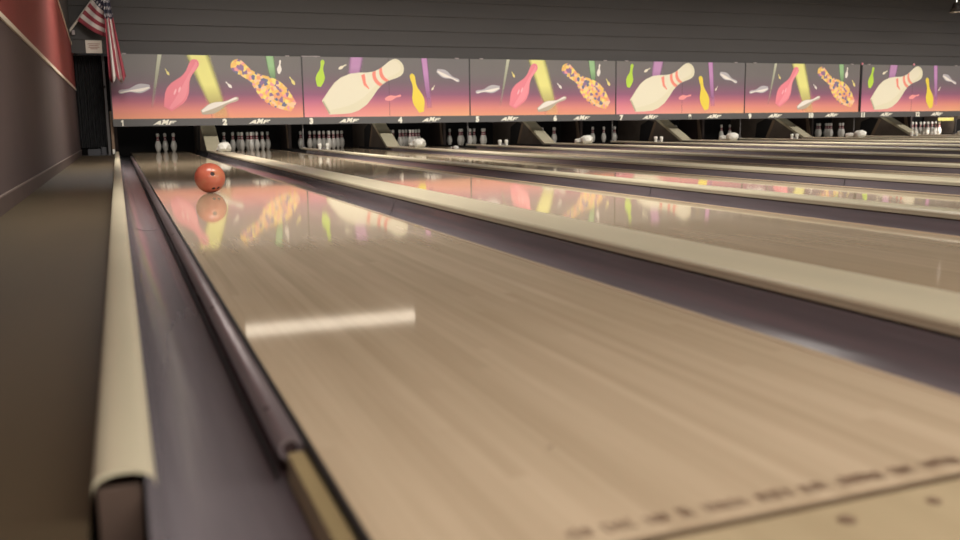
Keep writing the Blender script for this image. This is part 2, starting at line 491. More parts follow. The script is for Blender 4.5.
# ------------------------------------------------------------------ bumper rail of lane one
t = empty('bumper_rail', (0.2085, 0, -0.012), 'grey metal tube rail lying in the gutter beside the leftmost lane', 'rail')
bm = bmesh.new()
ro, ri, y0, y1 = 0.0200, 0.0115, 1.315, 17.2
segs = 24
ringsv = []
for (r, y) in ((ri, y0 + 0.03), (ri, y0), (ro - 0.002, y0), (ro, y0 + 0.003), (ro, y1), (0.0, y1)):
    if r == 0: ringsv.append([bm.verts.new((0, y, 0))])
    else: ringsv.append([bm.verts.new((r * math.cos(2 * math.pi * k / segs), y, r * math.sin(2 * math.pi * k / segs))) for k in range(segs)])
for i in range(len(ringsv) - 1):
    A, B = ringsv[i], ringsv[i + 1]
    for k in range(segs):
        k2 = (k + 1) % segs
        if len(B) == 1: bm.faces.new((A[k], A[k2], B[0]))
        else: bm.faces.new((A[k], A[k2], B[k2], B[k]))
bm.faces.new(ringsv[0])
bmesh.ops.recalc_face_normals(bm, faces=bm.faces[:])
obj('tube', bm, M['rail'], t, smooth=True)
bm = bmesh.new(); cyl(bm, (0, y0 + 0.004, 0), (0, y0 + 0.028, 0), 0.0105); obj('bore', bm, M['hole'], t)
obj('shadow_gap_strip', bx((-0.0222, y0 + 0.01, -0.050), (-0.0202, y1, -0.026)), M['black'], t)  # black strip standing in for the shadow gap beside the tube
for y in (1.475, 2.4, 4.2, 6.8, 10.0):
    bm = bmesh.new(); cyl(bm, (-0.010, y, 0.0165), (-0.0106, y, 0.0188), 0.0045, 12); obj('screw_hole', bm, M['hole'], t)
for y in (1.38, 3.0, 5.0, 8.0, 12.0, 16.5):
    obj('bracket', bx((-0.006, y, -0.053), (0.010, y + 0.06, -0.018)), M['riser'], t)

# ------------------------------------------------------------------ division caps
def cap_profile(x0, x1, zl, zt):
    w = x1 - x0; r = min(0.018, w * 0.3)
    zc = zt - 0.004
    pts = [(x0, zl), (x0 + 0.001, zc - r)]
    for k in range(1, 6):
        a = math.pi - k * (math.pi / 2) / 6
        pts.append((x0 + r + r * math.cos(a), zc - r + r * math.sin(a)))
    for k in range(1, 6): pts.append((x0 + r + (w - 2 * r) * k / 6, zc + 0.004 * math.sin(math.pi * k / 6)))
    for k in range(1, 6):
        a = math.pi / 2 - k * (math.pi / 2) / 6
        pts.append((x1 - r + r * math.cos(a), zc - r + r * math.sin(a)))
    pts += [(x1 - 0.001, zc - r), (x1, zl)]
    return pts

def division(name, x0, x1, ya, yb, lab, grp, yr):
    t = empty(name, ((x0 + x1) / 2, 0, 0), lab, 'ledge', grp)
    w = (x1 - x0) / 2
    bm = bmesh.new(); prism(bm, cap_profile(-w, w, 0.036, 0.07), 'y', ya, yb)
    obj('cap', bm, M['cap'], t)
    obj('riser', bx((-w + 0.008, yr, -0.1), (w - 0.008, yb, 0.036)), M['riser'], t)
    return t
t = empty('division_ledge', (-0.021, 0, 0), 'beige rounded ledge between the brown floor and the leftmost gutter', 'ledge', 'beige ledges between the lanes')
arch = [(0.0355 * math.cos(a) if True else 0, 0.044 + 0.024 * math.sin(a) ** 0.7) for a in [math.pi - k * math.pi / 14 for k in range(15)]]
bm = bmesh.new(); strip_solid(bm, arch, 0.006, 1.106, 18.03)
obj('cap', bm, M['cap'], t, smooth=False)
obj('riser', bx((-0.032, 1.12, -0.1), (0.018, 18.03, 0.042), 0.003), M['riser'], t)
wide, narrow = {}, {}
for n in range(1, NL):
    x0 = lane_x(n) + W + GW; x1 = lane_x(n + 1) - GW
    lab = '%s beige ledge between the %s and %s bowling lanes' % ('wide' if n % 2 else 'narrow', ORD[n], ORD[n + 1])
    src = wide if n % 2 else narrow
    yb = 17.62 if n % 2 else 17.93
    if not src:
        src['o'] = division('division_ledge', x0, x1, 1.10, yb, lab, 'beige ledges between the lanes', 1.10)
        first = src['o']
    else:
        tag(copy_tree(src['o'], ((x0 + x1) / 2, 0, 0)), lab)
x0 = lane_x(NL) + W + GW
division('division_ledge', x0, x0 + 0.14, 1.10, 17.93, 'beige ledge outside the fourteenth bowling lane at far right', 'beige ledges between the lanes', 1.10)
struct('floor_right', bx((x0 + 0.15, FOUL, -0.25), (XR + 0.6, 20.0, -0.004)), M['floor'])

# ------------------------------------------------------------------ ball return housings (wide) and kickbacks (narrow)
def zline(y): return 0.06 + (y - 17.62) * 0.46
src = None
for n in range(1, NL, 2):
    xc = lane_x(n) + W + GW + 0.133
    lab = 'dark housing with sloping beige front ledge between the %s and %s lanes' % (ORD[n], ORD[n + 1])
    if src is None:
        t = src = empty('ball_return_housing', (xc, 0, -0.1), lab, 'ball return housing', 'ball return housings between lane pairs')
        for s in (-1, 1):
            xa, xb = sorted((s * 0.128, s * 0.105))
            bm = bmesh.new()
            prism(bm, [(17.64, 0.0), (17.64, 0.155), (18.9, 0.70), (20.5, 0.80), (20.5, 0.0)], 'x', xa, xb)
            p = obj('side_panel', bm, M['kick'], t)
            xo, xi = (s * 0.1283, s * 0.1325)
            lo, hi = min(xo, xi), max(xo, xi)
            bm = bmesh.new(); prism(bm, [(18.95, 0.12), (18.7, 0.56), (18.78, 0.58), (19.05, 0.12)], 'x', lo, hi)
            obj('brace', bm, M['brace'], p)
            bm = bmesh.new(); prism(bm, [(19.06, 0.12), (18.80, 0.58), (19.05, 0.62), (19.40, 0.50), (19.45, 0.12)], 'x', lo, hi - 0.001)
            obj('opening', bm, M['pit'], p)
        bm = bmesh.new()
        prism(bm, [(17.622, 0.10), (17.622, 0.162), (18.9, 0.75), (18.9, 0.69)], 'x', -0.131, 0.131)
        obj('sloped_ledge', bm, M['ledge'], t)
    else:
        tag(copy_tree(src, (xc, 0, -0.1)), lab)

src = srcp = None
for n in range(0, NL + 1, 2):
    if n == 0: xc = -0.021
    elif n == NL: xc = lane_x(NL) + W + GW + 0.07
    else: xc = lane_x(n) + W + GW + 0.07
    where = 'left of the first lane' if n == 0 else 'right of the fourteenth lane' if n == NL else 'between the %s and %s lanes' % (ORD[n], ORD[n + 1])
    lab = 'dark brown upright partition in the pin pit ' + where
    if src is None:
        t = src = empty('pit_partition', (xc, 0, -0.1), lab, 'partition', 'pit partitions')
        obj('panel', bx((-0.028, 19.45, 0.0), (0.028, 20.5, 0.88)), M['kickd'], t)
        bm = bmesh.new(); prism(bm, [(19.46, 0.10), (19.62, 0.72), (19.70, 0.72), (19.60, 0.10)], 'x', -0.040, -0.028)
        obj('brace', bm, M['brace'], t)
    else:
        tag(copy_tree(src, (xc, 0, -0.1)), lab)
    if n in (0, NL): continue
    lab = 'thin grey post under the picture boards ' + where
    if srcp is None:
        t = srcp = empty('support_post', (xc, 17.99, 0.07), lab, 'post', 'thin posts under the picture boards')
        obj('upright', bx((-0.009, -0.012, -0.05), (0.009, 0.012, 0.447)), M['post'], t)
        obj('foot', bx((-0.04, -0.03, -0.06), (0.04, 0.03, 0.015), 0.004), M['post'], t)
    else:
        tag(copy_tree(srcp, (xc, 17.99, 0.07)), lab)
t = empty('side_post', (-0.030, 18.075, 0.036), 'slim brown post at the left end of the first picture board', 'post')
obj('upright', bx((-0.022, -0.02, -0.04), (0.022, 0.02, 0.76)), M['brownpost'], t)
t.location = (-0.075, 18.085, 0.036)
obj('white_cap', bx((-0.02, -0.05, -0.02), (0.02, -0.021, 0.075), 0.006), M['hood'], t)

# ------------------------------------------------------------------ white hoods on the wide ledges, ball detectors on the narrow ones
def lump(rad, sc, off, seed):
    bm = bmesh.new(); bmesh.ops.create_icosphere(bm, subdivisions=2, radius=1.0)
    r2 = random.Random(seed)
    for v in bm.verts:
        d = v.co.normalized()
        k = 1 + r2.uniform(-0.2, 0.14)
        v.co = Vector((d.x * k * sc[0], d.y * k * sc[1], max(-0.45, d.z * (1 + 0.1 * d.y)) * k * sc[2])) + Vector(off)
    m = min(v.co.z for v in bm.verts)
    for v in bm.verts: v.co.z = max(v.co.z - m - 0.004, 0.0)
    return bm
src = None
for n in range(1, NL, 2):
    xc = lane_x(n) + W + GW + 0.133
    lab = 'lumpy white hood on the beige ledge between the %s and %s lanes' % (ORD[n], ORD[n + 1])
    loc = (xc, 16.05, 0.0705)
    if src is None:
        src = empty('white_hood', loc, lab, 'hood', 'white hoods on the wide ledges')
        obj('front_bulge', lump(1, (0.12, 0.16, 0.115), (0.01, -0.06, 0), 4), M['hood'], src, smooth=False)
        obj('rear_bulge', lump(1, (0.09, 0.17, 0.075), (-0.01, 0.19, 0), 9), M['hood'], src, smooth=False)
    else:
        tag(copy_tree(src, loc), lab)
src = None
for n in range(2, NL, 2):
    xc = lane_x(n) + W + GW + 0.07
    lab = 'small sensor with two white knobs on the ledge between the %s and %s lanes' % (ORD[n], ORD[n + 1])
    loc = (xc, 16.1, 0.0705)
    if src is None:
        src = empty('ball_sensor', loc, lab, 'sensor', 'ball sensors on the narrow ledges')
        obj('bracket', bx((-0.055, -0.02, 0.0), (0.055, 0.02, 0.035), 0.004), M['post'], src)
        for s in (-1, 1):
            bm = bmesh.new(); lathe(bm, [(0, 0), (0.028, 0), (0.03, 0.05), (0.036, 0.06), (0.038, 0.085), (0.03, 0.103), (0, 0.108)], 16)
            obj('knob', bm, M['hood'], src, smooth=True, loc=(s * 0.068, 0, 0.0))
    else:
        tag(copy_tree(src, loc), lab)

# ------------------------------------------------------------------ masking units (picture boards)
PROFILE = [(0.0, 0.40), (0.04, 0.50), (0.12, 0.70), (0.22, 0.92), (0.31, 1.0), (0.42, 0.95), (0.52, 0.76), (0.60, 0.56), (0.67, 0.44), (0.74, 0.41),
           (0.80, 0.45), (0.87, 0.52), (0.92, 0.53), (0.96, 0.46), (0.985, 0.30), (1.0, 0.10)]
def pin_outline(head, base, wf, flare=1.0, slim=0.8, side=None):
    """outline of a printed pin; side draws only the paler band along one flank"""
    h, b = Vector(head), Vector(base); d = h - b; L = d.length; u = d / L; n = Vector((-u.y, u.x)); hw = L * wf / 2
    left, right = [], []
    for t, r in PROFILE:
        k = 1 - (1 - slim) * min(1, max(0, (t - 0.35) / 0.25))
        rr_ = r * k * (1 + (flare - 1) * (1 - t))
        if side is None: a, c = 1.0, -1.0
        else: a, c = side
        left.append(b + u * L * (t if side is None else 0.03 + 0.94 * t) + n * a * rr_ * hw); right.append(b + u * L * (t if side is None else 0.03 + 0.94 * t) + n * c * rr_ * hw)
    return left + right[::-1]
LY = {'i': 0}
def flat(bm, pts, mi, layer, beam=False):
    y = -0.001 * layer - 0.0015
    uvl = bm.loops.layers.uv.verify()
    f = bm.faces.new([bm.verts.new((p[0], y, p[1])) for p in pts]); f.material_index = mi
    if beam:
        for l, q in zip(f.loops, ((0, 1), (1, 1), (1, 0), (0, 0))): l[uvl].uv = q
    f.normal_update()
    if f.normal.y > 0: f.normal_flip()
def beam(bm, tl, tr, br_, bl, mi, layer, n=8):
    """a printed beam laid as slices so that its soft edges stay straight"""
    tl, tr, br_, bl = map(Vector, (tl, tr, br_, bl))
    for k in range(n):
        a, c = k / n, (k + 1) / n
        flat(bm, [tl.lerp(bl, a), tr.lerp(br_, a), tr.lerp(br_, c), tl.lerp(bl, c)], mi, layer, True)
def pin_band(bm, head, base, wf, t0, t1, mi, layer, bow=0.03):
    def rad(t):
        for (a, ra), (b, rb) in zip(PROFILE, PROFILE[1:]):
            if a <= t <= b: return ra + (rb - ra) * (t - a) / (b - a)
        return 0.2
    h, b = Vector(head), Vector(base); d = h - b; L = d.length; u = d / L; n = Vector((-u.y, u.x)); hw = L * wf / 2
    pts = []
    for k in range(9):
        s = -1 + k / 4; pts.append(b + u * L * (t0 - bow * (1 - s * s)) + n * s * rad(t0) * hw * 0.99)
    for k in range(9):
        s = 1 - k / 4; pts.append(b + u * L * (t1 - bow * (1 - s * s)) + n * s * rad(t1) * hw * 0.99)
    flat(bm, pts, mi, layer)

ART_MATS_A = ['p_pink', 'p_grey', 'p_white', 'p_flower', 'p_tyellow', 'b_white', 'b_yellow', 'b_green', 'p_pinkhi', 'p_pinkspark', 'p_whiteshade']
ART_MATS_B = ['p_cream', 'p_green', 'p_yellow', 'p_grey', 'p_tpink', 'p_redstripe', 'b_purple', 'b_purple2', 'p_creamshade', 'p_creambase', 'p_cream', 'p_white']
def art_a():
    bm = bmesh.new()
    beam(bm, (0.82, 1.286), (0.926, 1.286), (0.71, 0.34), (0.66, 0.34), 5, 1)
    beam(bm, (1.29, 1.286), (1.78, 1.286), (2.09, 0.137), (1.74, 0.137), 6, 1)
    beam(bm, (2.745, 1.286), (2.95, 1.286), (2.975, 0.84), (2.82, 0.84), 7, 1)
    p = ((0.13, 0.612), (0.672, 0.712), 0.30); flat(bm, pin_outline(*p), 1, 3); flat(bm, pin_outline(*p, side=(0.7, 0.0)), 2, 4)
    p = ((1.515, 1.20), (0.955, 0.31), 0.375); flat(bm, pin_outline(*p), 0, 4); flat(bm, pin_outline(*p, side=(-0.1, -0.8)), 8, 5)
    for (cx, cz) in ((1.10, 0.62), (1.18, 0.66)):
        flat(bm, [(cx + 0.018 * math.cos(a) + 0.02 * math.sin(a), cz + 0.055 * math.sin(a)) for a in [k * math.pi / 5 for k in range(10)]], 9, 6)
    p = ((2.235, 0.505), (1.545, 0.24), 0.27); flat(bm, pin_outline(*p), 10, 4); flat(bm, pin_outline(*p, side=(0.9, -0.1)), 2, 5)
    flat(bm, pin_outline((2.145, 1.17), (3.265, 0.325), 0.345, 1.0, 1.0), 3, 4)
    flat(bm, pin_outline((2.013, 0.805), (2.118, 0.695), 0.36), 2, 3)
    flat(bm, pin_outline((3.045, 1.215), (3.008, 0.96), 0.34), 2, 3)
    flat(bm, pin_outline((0.952, 1.035), (1.016, 0.92), 0.34), 4, 3)
    flat(bm, pin_outline((3.208, 0.905), (3.30, 0.755), 0.34), 4, 3)
    return bm
def art_b():
    bm = bmesh.new()
    beam(bm, (0.91, 1.286), (1.25, 1.286), (1.15, 0.84), (0.86, 0.84), 6, 1)
    beam(bm, (2.39, 1.286), (2.56, 1.286), (2.635, 0.30), (2.505, 0.30), 7, 1)
    flat(bm, pin_outline((0.412, 1.23), (0.316, 0.72), 0.34), 1, 3)
    flat(bm, pin_outline((0.872, 1.145), (0.716, 1.06), 0.34), 0, 3)
    H, B_, wf = (2.02, 1.165), (0.43, 0.315), 0.375
    flat(bm, pin_outline(H, B_, wf, 1.10, 1.0), 8, 4)
    flat(bm, pin_outline(H, B_, wf, 1.10, 1.0, side=(0.96, -0.55)), 0, 5)
    b = Vector(B_); u = (Vector(H) - b).normalized(); nn = Vector((-u.y, u.x))
    flat(bm, [b + nn * 0.13, b - nn * 0.13, b - nn * 0.14 + u * 0.03, b + nn * 0.14 + u * 0.03], 9, 6)
    pin_band(bm, H, B_, wf, 0.65, 0.69, 5, 6)
    pin_band(bm, H, B_, wf, 0.735, 0.775, 5, 6)
    h2 = b + u * 1.0
    flat(bm, [h2 + nn * 0.20 + u * .02, h2 + nn * 0.03 - u * 0.05, h2 - nn * 0.10 - u * 0.04, h2 - nn * 0.10 - u * .06, h2 + nn * 0.02 - u * 0.11, h2 + nn * 0.21 - u * 0.06], 5, 6)
    p = ((2.20, 0.98), (2.395, 0.215), 0.32); flat(bm, pin_outline(*p), 2, 5)
    flat(bm, pin_outline((1.972, 0.549), (1.635, 0.474), 0.31), 4, 3)
    flat(bm, pin_outline((2.688, 0.75), (2.622, 0.652), 0.34), 10, 3)
    p = ((3.228, 0.836), (2.745, 1.048), 0.31); flat(bm, pin_outline(*p), 3, 3); flat(bm, pin_outline(*p, side=(0.1, -0.7)), 11, 4)
    return bm

def poly_letters(polys, x, z, sx, sz, y0, y1, shear=0.0):
    bm = bmesh.new()
    for pl in polys:
        prism(bm, [(x + (p[0] + shear * p[1]) * sx, z + p[1] * sz) for p in pl], 'y', y0, y1)
    return bm
# the boards carry the three wide slanted letters AMF, the M taller with a flared top
LOGO = [
    # A (solid triangle with a notch at its foot)
    [(0.0, 0.0), (0.20, 0.72), (0.30, 0.72), (0.345, 0.0), (0.255, 0.0), (0.25, 0.10), (0.14, 0.10), (0.095, 0.0)],
    # M
    [(0.36, 0.0), (0.39, 0.66), (0.345, 0.80), (0.44, 1.0), (0.505, 0.74), (0.60, 1.0), (0.655, 0.80), (0.63, 0.66), (0.655, 0.0), (0.565, 0.0), (0.552, 0.36), (0.505, 0.10), (0.458, 0.36), (0.45, 0.0)],
    # F
    [(0.675, 0.0), (0.70, 0.72), (1.0, 0.72), (0.975, 0.53), (0.79, 0.53), (0.785, 0.43), (0.93, 0.43), (0.91, 0.27), (0.775, 0.27), (0.765, 0.0)],
]
def digit_obj(txt, x, z, h, parent):
    if txt == '1':
        bm = bmesh.new(); prism(bm, [(x + px * h, z + pz * h) for px, pz in ((-0.02, 0), (0.2, 0), (0.2, 1), (0.02, 1), (-0.2, 0.80), (-0.2, 0.62), (-0.02, 0.66))], 'y', -0.025, -0.0175)
        return obj('lane_number', bm, M['letter'], parent)
    cu = bpy.data.curves.new('num', 'FONT'); cu.body = txt; cu.size = h / 0.72; cu.extrude = 0.003; cu.align_x = 'CENTER'; cu.offset = 0.0125 * h / 0.125
    o = bpy.data.objects.new('num_tmp', cu); COL.objects.link(o)
    dg = bpy.context.evaluated_depsgraph_get()
    me = bpy.data.meshes.new_from_object(o.evaluated_get(dg)); me.name = 'lane_number'
    bpy.data.objects.remove(o)
    me.transform(Matrix.Translation((x, -0.022, z)) @ Matrix.Rotation(math.pi / 2, 4, 'X'))
    me.materials.clear(); me.materials.append(M['letter'])
    ob = bpy.data.objects.new('lane_number', me); COL.objects.link(ob); ob.parent = parent
    return ob
X0, ZB = -0.052, 0.517
UW = PITCH
for k in range(7):
    A = k % 2 == 0
    n1 = 2 * k + 1
    what = 'pink pin, flowered pin and yellow light beam' if A else 'big cream pin and purple light beams'
    t = empty('masking_board', (X0 + k * UW, YM, ZB), 'picture board above lanes %d and %d with %s' % (n1, n1 + 1, what), 'picture board', 'picture boards across the lanes')
    g = 0.012
    obj('board', bx((g, 0.0, 0.136), (UW - g, 0.05, 1.289)), M['artA' if A else 'artB'], t)
    obj('artwork', art_a() if A else art_b(), [M[q] for q in (ART_MATS_A if A else ART_MATS_B)], t)
    obj('number_strip', bx((0.0, -0.018, 0.0), (UW, 0.05, 0.136), 0.004), M['strip'], t)
    lx = 0.155 if A else 0.135
    digit_obj(str(n1), lx, 0.012, 0.105, t); digit_obj(str(n1 + 1), lx + 1.80, 0.012, 0.105, t)
    for cx in (0.885, 2.60):
        obj('emblem', poly_letters(LOGO, cx - 0.205, 0.024, 0.385, 0.098, -0.024, -0.0175, 0.10), M['letter'], t)
    obj('centre_seam', bx((UW / 2 - 0.003, -0.0012, 0.14), (UW / 2 + 0.003, 0.0, 1.285)), M['seam'], t)
    wseam = 0.035 if k == 5 else 0.011
    obj('end_seam', bx((-wseam if k != 5 else 0.0, -0.014, 0.137), (wseam if k != 5 else 0.06, -0.0065, 1.289)), M['gap' if k == 5 else 'seam'], t)
    if k == 5:
        bm = bmesh.new(); bmesh.ops.create_uvsphere(bm, u_segments=12, v_segments=8, radius=0.03, matrix=Matrix.Translation((0.035, -0.01, 1.305)))
        obj('light_tip', bm, M['tip'], t, smooth=True)
        bm = bmesh.new(); bmesh.ops.create_uvsphere(bm, u_segments=12, v_segments=8, radius=0.028, matrix=Matrix.Translation((UW / 2, -0.01, 1.305)))
        obj('light_tip', bm, M['tip'], t, smooth=True)
    for cx in (0.27, UW - 0.27):
        obj('mounting_clip', bx((cx - 0.035, -0.012, 1.283), (cx + 0.035, 0.03, 1.305), 0.004), M['clip'], t)
    if k == 1: obj('top_edge_glint', bx((0.0, -0.01, 1.2895), (0.36, 0.03, 1.302)), M['clip'], t)  # pale strip standing in for the reflection along the board's top edge

# ------------------------------------------------------------------ pins
def make_pin_mesh():
    prof = [(0.0, 0.0), (0.0258, 0.0), (0.0285, 0.006), (0.036, 0.02), (0.0495, 0.057), (0.058, 0.09), (0.0605, 0.114), (0.0590, 0.14), (0.052, 0.17), (0.0415, 0.20),
            (0.031, 0.228), (0.0265, 0.243), (0.0245, 0.255), (0.0232, 0.268), (0.0235, 0.280), (0.0250, 0.300), (0.0300, 0.330), (0.0323, 0.344), (0.0310, 0.360), (0.0235, 0.374), (0.012, 0.380), (0.0, 0.381)]
    mi = [0] * (len(prof) - 1)
    for i in (10, 11, 13, 14): mi[i] = 1
    bm = bmesh.new(); lathe(bm, prof, 20, mi)
    me = bpy.data.meshes.new('bowling_pin'); bm.to_mesh(me); bm.free()
    me.materials.append(M['pin']); me.materials.append(M['pin_red'])
    for p in me.polygons: p.use_smooth = True
    return me
PIN = make_pin_mesh()
HEAD = FOUL + 18.288 + 0.14
SPOT = {1: (0, 0), 2: (-1, 1), 3: (1, 1), 4: (-2, 2), 5: (0, 2), 6: (2, 2), 7: (-3, 3), 8: (-1, 3), 9: (1, 3), 10: (3, 3)}
def spot(n, s):
    a, b = SPOT[s]
    return Vector((lane_x(n) + W / 2 + a * 0.1524 - (0.045 if 3 <= n <= 9 else 0.0), HEAD + b * 0.264, 0.0005))
STAND = {1: [5, 9, 6], 2: range(1, 11), 3: range(1, 11), 4: range(1, 11), 5: [7, 4, 2, 8, 3, 6, 9], 6: [5, 6, 10], 7: [4, 5, 6], 8: [10], 9: [5, 10],
         11: [7, 4, 2, 8, 1, 5, 9, 3], 13: [7, 4, 2, 8, 5, 1, 3, 9, 6, 10], 14: [4, 7, 8]}
cam_o = Vector((0, 0, 0.4634))
COUNT = ['leftmost', 'second', 'third', 'fourth', 'fifth', 'sixth', 'seventh', 'eighth', 'ninth', 'tenth']
for n, spots in STAND.items():
    spots = list(spots)
    pts = sorted([(spot(n, s).x / spot(n, s).y, s) for s in spots])
    for i, (_, s) in enumerate(pts):
        o = bpy.data.objects.new('bowling_pin', PIN); COL.objects.link(o); o.location = spot(n, s)
        if len(pts) == 1: pos = 'lone'
        elif i == 0: pos = 'leftmost'
        elif i == len(pts) - 1: pos = 'rightmost'
        else: pos = COUNT[i] + ' from left'
        cond = 'brightly lit white' if n >= 13 else 'dim white'
        tag(o, '%s bowling pin with red neck bands, %s on the %s lane' % (cond, pos, ORD[n]) if len(pts) > 1
            else '%s bowling pin with red neck bands, the only one showing on the %s lane' % (cond, ORD[n]),
            'bowling pin', 'bowling pins standing on the %s lane' % ORD[n])
o = bpy.data.objects.new('bowling_pin', PIN); COL.objects.link(o)
o.location = (lane_x(4) + W + 0.085, 18.0, -0.020); o.rotation_euler = (R(-90), 0, R(3))
tag(o, 'fallen bowling pin lying in the gutter right of the fourth lane, base towards us', 'bowling pin')

# ------------------------------------------------------------------ the ball
bc = Vector((0.604, 6.868, 0.1085)); br = 0.108
bm = bmesh.new(); bmesh.ops.create_uvsphere(bm, u_segments=64, v_segments=40, radius=br)
ball = obj('bowling_ball', bm, M['ball'], smooth=True)
HD = [Vector((0.101, -0.9435, 0.3156)), Vector((0.1415, -0.7215, -0.678)), Vector((0.46, -0.60, -0.655))]
HR = [0.0155, 0.0125, 0.0125]
cut = bmesh.new()
for d, r in zip(HD, HR): cyl(cut, d.normalized() * (br - 0.05), d.normalized() * (br + 0.03), r, 24)
co = obj('cutter', cut, M['hole'])
mod = ball.modifiers.new('holes', 'BOOLEAN'); mod.object = co; mod.operation = 'DIFFERENCE'; mod.solver = 'EXACT'
dg = bpy.context.evaluated_depsgraph_get()
me2 = bpy.data.meshes.new_from_object(ball.evaluated_get(dg))
ball.modifiers.clear(); ball.data = me2; bpy.data.objects.remove(co)
while len(me2.materials) > 1: me2.materials.pop()
ball.location = bc
tag(ball, 'orange bowling ball with dark finger holes rolling on the leftmost lane', 'bowling ball')
for d, r in zip(HD, HR):
    bm = bmesh.new(); u = d.normalized()
    cyl(bm, u * (br - 0.049), u * (br - 0.0035), r * 0.97, 20)
    obj('finger_hole', bm, M['hole'], ball)

# ------------------------------------------------------------------ left back corner: curtain, sign, flag, low box
bm = bmesh.new()
nx = 96; xa, xb = -0.636, -0.185
front, back = [], []
for i in range(nx + 1):
    x = xa + (xb - xa) * i / nx
    y = 18.40 + 0.022 * math.sin(i * 2 * math.pi / 8) + 0.008 * math.sin(i * 1.3)
    front.append((x, y)); back.append((x, y + 0.006))
va = [[bm.verts.new((x, y, z)) for x, y in front] for z in (0.14, 1.80)]
vb = [[bm.verts.new((x, y, z)) for x, y in back] for z in (0.14, 1.80)]
for i in range(nx):
    bm.faces.new((va[0][i], va[0][i + 1], va[1][i + 1], va[1][i])); bm.faces.new((vb[0][i + 1], vb[0][i], vb[1][i], vb[1][i + 1]))
    bm.faces.new((va[0][i], vb[0][i], vb[0][i + 1], va[0][i + 1])); bm.faces.new((va[1][i], va[1][i + 1], vb[1][i + 1], vb[1][i]))
bm.faces.new((va[0][0], va[1][0], vb[1][0], vb[0][0])); bm.faces.new((va[0][-1], vb[0][-1], vb[1][-1], va[1][-1]))
bmesh.ops.recalc_face_normals(bm, faces=bm.faces[:])
cu = empty('black_curtain', (0, 0, 0), 'black pleated curtain hanging in the left back corner', 'curtain')
obj('cloth', bm, M['curtain'], cu, smooth=True)
bm = bmesh.new(); cyl(bm, (-0.644, 18.40, 1.806), (-0.16, 18.40, 1.806), 0.012); obj('rod', bm, M['post'], cu)
t = empty('side_post', (-0.145, 18.30, -0.004), 'grey post standing between the black curtain and first picture board', 'post')
obj('upright', bx((-0.02, -0.02, 0.0), (0.02, 0.02, 1.80)), M['post'], t)
obj('knob', bx((-0.03, -0.045, 1.22), (0.01, -0.02, 1.27), 0.005), M['black'], t)
t = empty('low_box', (-0.40, 18.45, -0.004), 'low grey box on the floor under the black curtain', 'box')
obj('body', bx((-0.12, -0.13, 0.0), (0.10, -0.05, 0.12), 0.006), M['box'], t)
obj('lid', bx((0.11, -0.15, 0.0), (0.20, -0.06, 0.15), 0.006), M['box'], t)

t = empty('paper_notice', (-0.274, 17.953, 1.927), 'cream paper notice pinned to the dark fascia beside the flag', 'notice')
zf = 0.0
obj('sheet', bx((-0.135, -0.004, -0.112), (0.135, 0.0, 0.112)), M['paper'], t)
bm = bmesh.new()
for r_, (z, w) in enumerate(((0.05, .10), (0.02, .08), (-0.01, .09), (-0.035, .06))):
    box(bm, (-w, -0.0055, z - 0.006), (w, -0.004, z + 0.006))
obj('print_lines', bm, M['papertxt'], t)

def FP(x, z, Y):      # point on the flag given at 17.9 m, moved to its own depth
    k = Y / 17.9
    return Vector((x * k, Y, 0.4634 + (z - 0.4634) * k))
t = empty('wall_flag', FP(-0.675, 2.152, 17.90), 'American flag draped from an angled pole in the left back corner', 'flag')
org = t.location.copy()
pa = FP(-0.675, 2.152, 17.86); pb = FP(0.19, 3.303, 17.35)
bm = bmesh.new(); cyl(bm, pa - org, pb - org, 0.019, 12); bmesh.ops.create_uvsphere(bm, u_segments=12, v_segments=8, radius=0.03, matrix=Matrix.Translation(pb - org))
obj('pole', bm, M['paper'], t, smooth=True)
obj('pole_bracket', bx((0.06, -0.03, -0.03), (0.11, 0.052, 0.05), 0.006), M['clip'], t)
bm = bmesh.new(); uvl = bm.loops.layers.uv.new('UVMap')
def grid(fn, ns, nu):
    vs = [[None] * (nu + 1) for _ in range(ns + 1)]; uv = {}
    for i in range(ns + 1):
        for j in range(nu + 1):
            p, u, v = fn(i / ns, j / nu); w = bm.verts.new(p - org); vs[i][j] = w; uv[w] = (u, v)
    for i in range(ns):
        for j in range(nu):
            f = bm.faces.new((vs[i][j], vs[i][j + 1], vs[i + 1][j + 1], vs[i + 1][j])); f.smooth = True
            for l in f.loops: l[uvl].uv = uv[l.vert]
def part1(a, b):
    s = a
    P = Vector((-0.51 + 0.60 * s, 2.37 + 0.80 * s)); F = Vector((-0.072 + 0.05 * s + max(0, s - 0.46) * 0.35, 2.096 + 0.95 * s))
    q = P.lerp(F, b); sag = -0.03 * math.sin(math.pi * b)
    Y = 17.70 - 0.40 * s + 0.03 * math.sin(b * 9 + s * 2) - 0.05 * b
    return FP(q.x, q.y + sag, Y), 0.42 * b * (0.85 if s > .46 else 1.0), min(s, 0.9999)
grid(part1, 39, 14)
def part2(a, b):
    # the fly end hangs straight down, stripes upright
    s = (6 + 5 * a) / 13
    px0, px1 = 0.000 - 0.02 * b, 0.10 + 0.19 * b ** 1.2
    x = -0.065 + (px1 + 0.0) * a + 0.005
    top = 2.85; bot = 1.40 - 0.12 * abs(math.sin(a * math.pi * 1.9 + 0.5)) + 0.02
    z = top + (bot - top) * b
    Y = 17.30 + 0.05 * math.sin(a * 11 + 1.5 * b) * (0.4 + b) + 0.02 * a
    u = 0.4 + (b - 0.285) * 0.6 / 0.715
    return FP(x, z, Y), max(0.0, u), s + 0.0005
grid(part2, 40, 24)
cl = obj('cloth', bm, M['flag'], t)
sm = cl.modifiers.new('thick', 'SOLIDIFY'); sm.thickness = 0.003

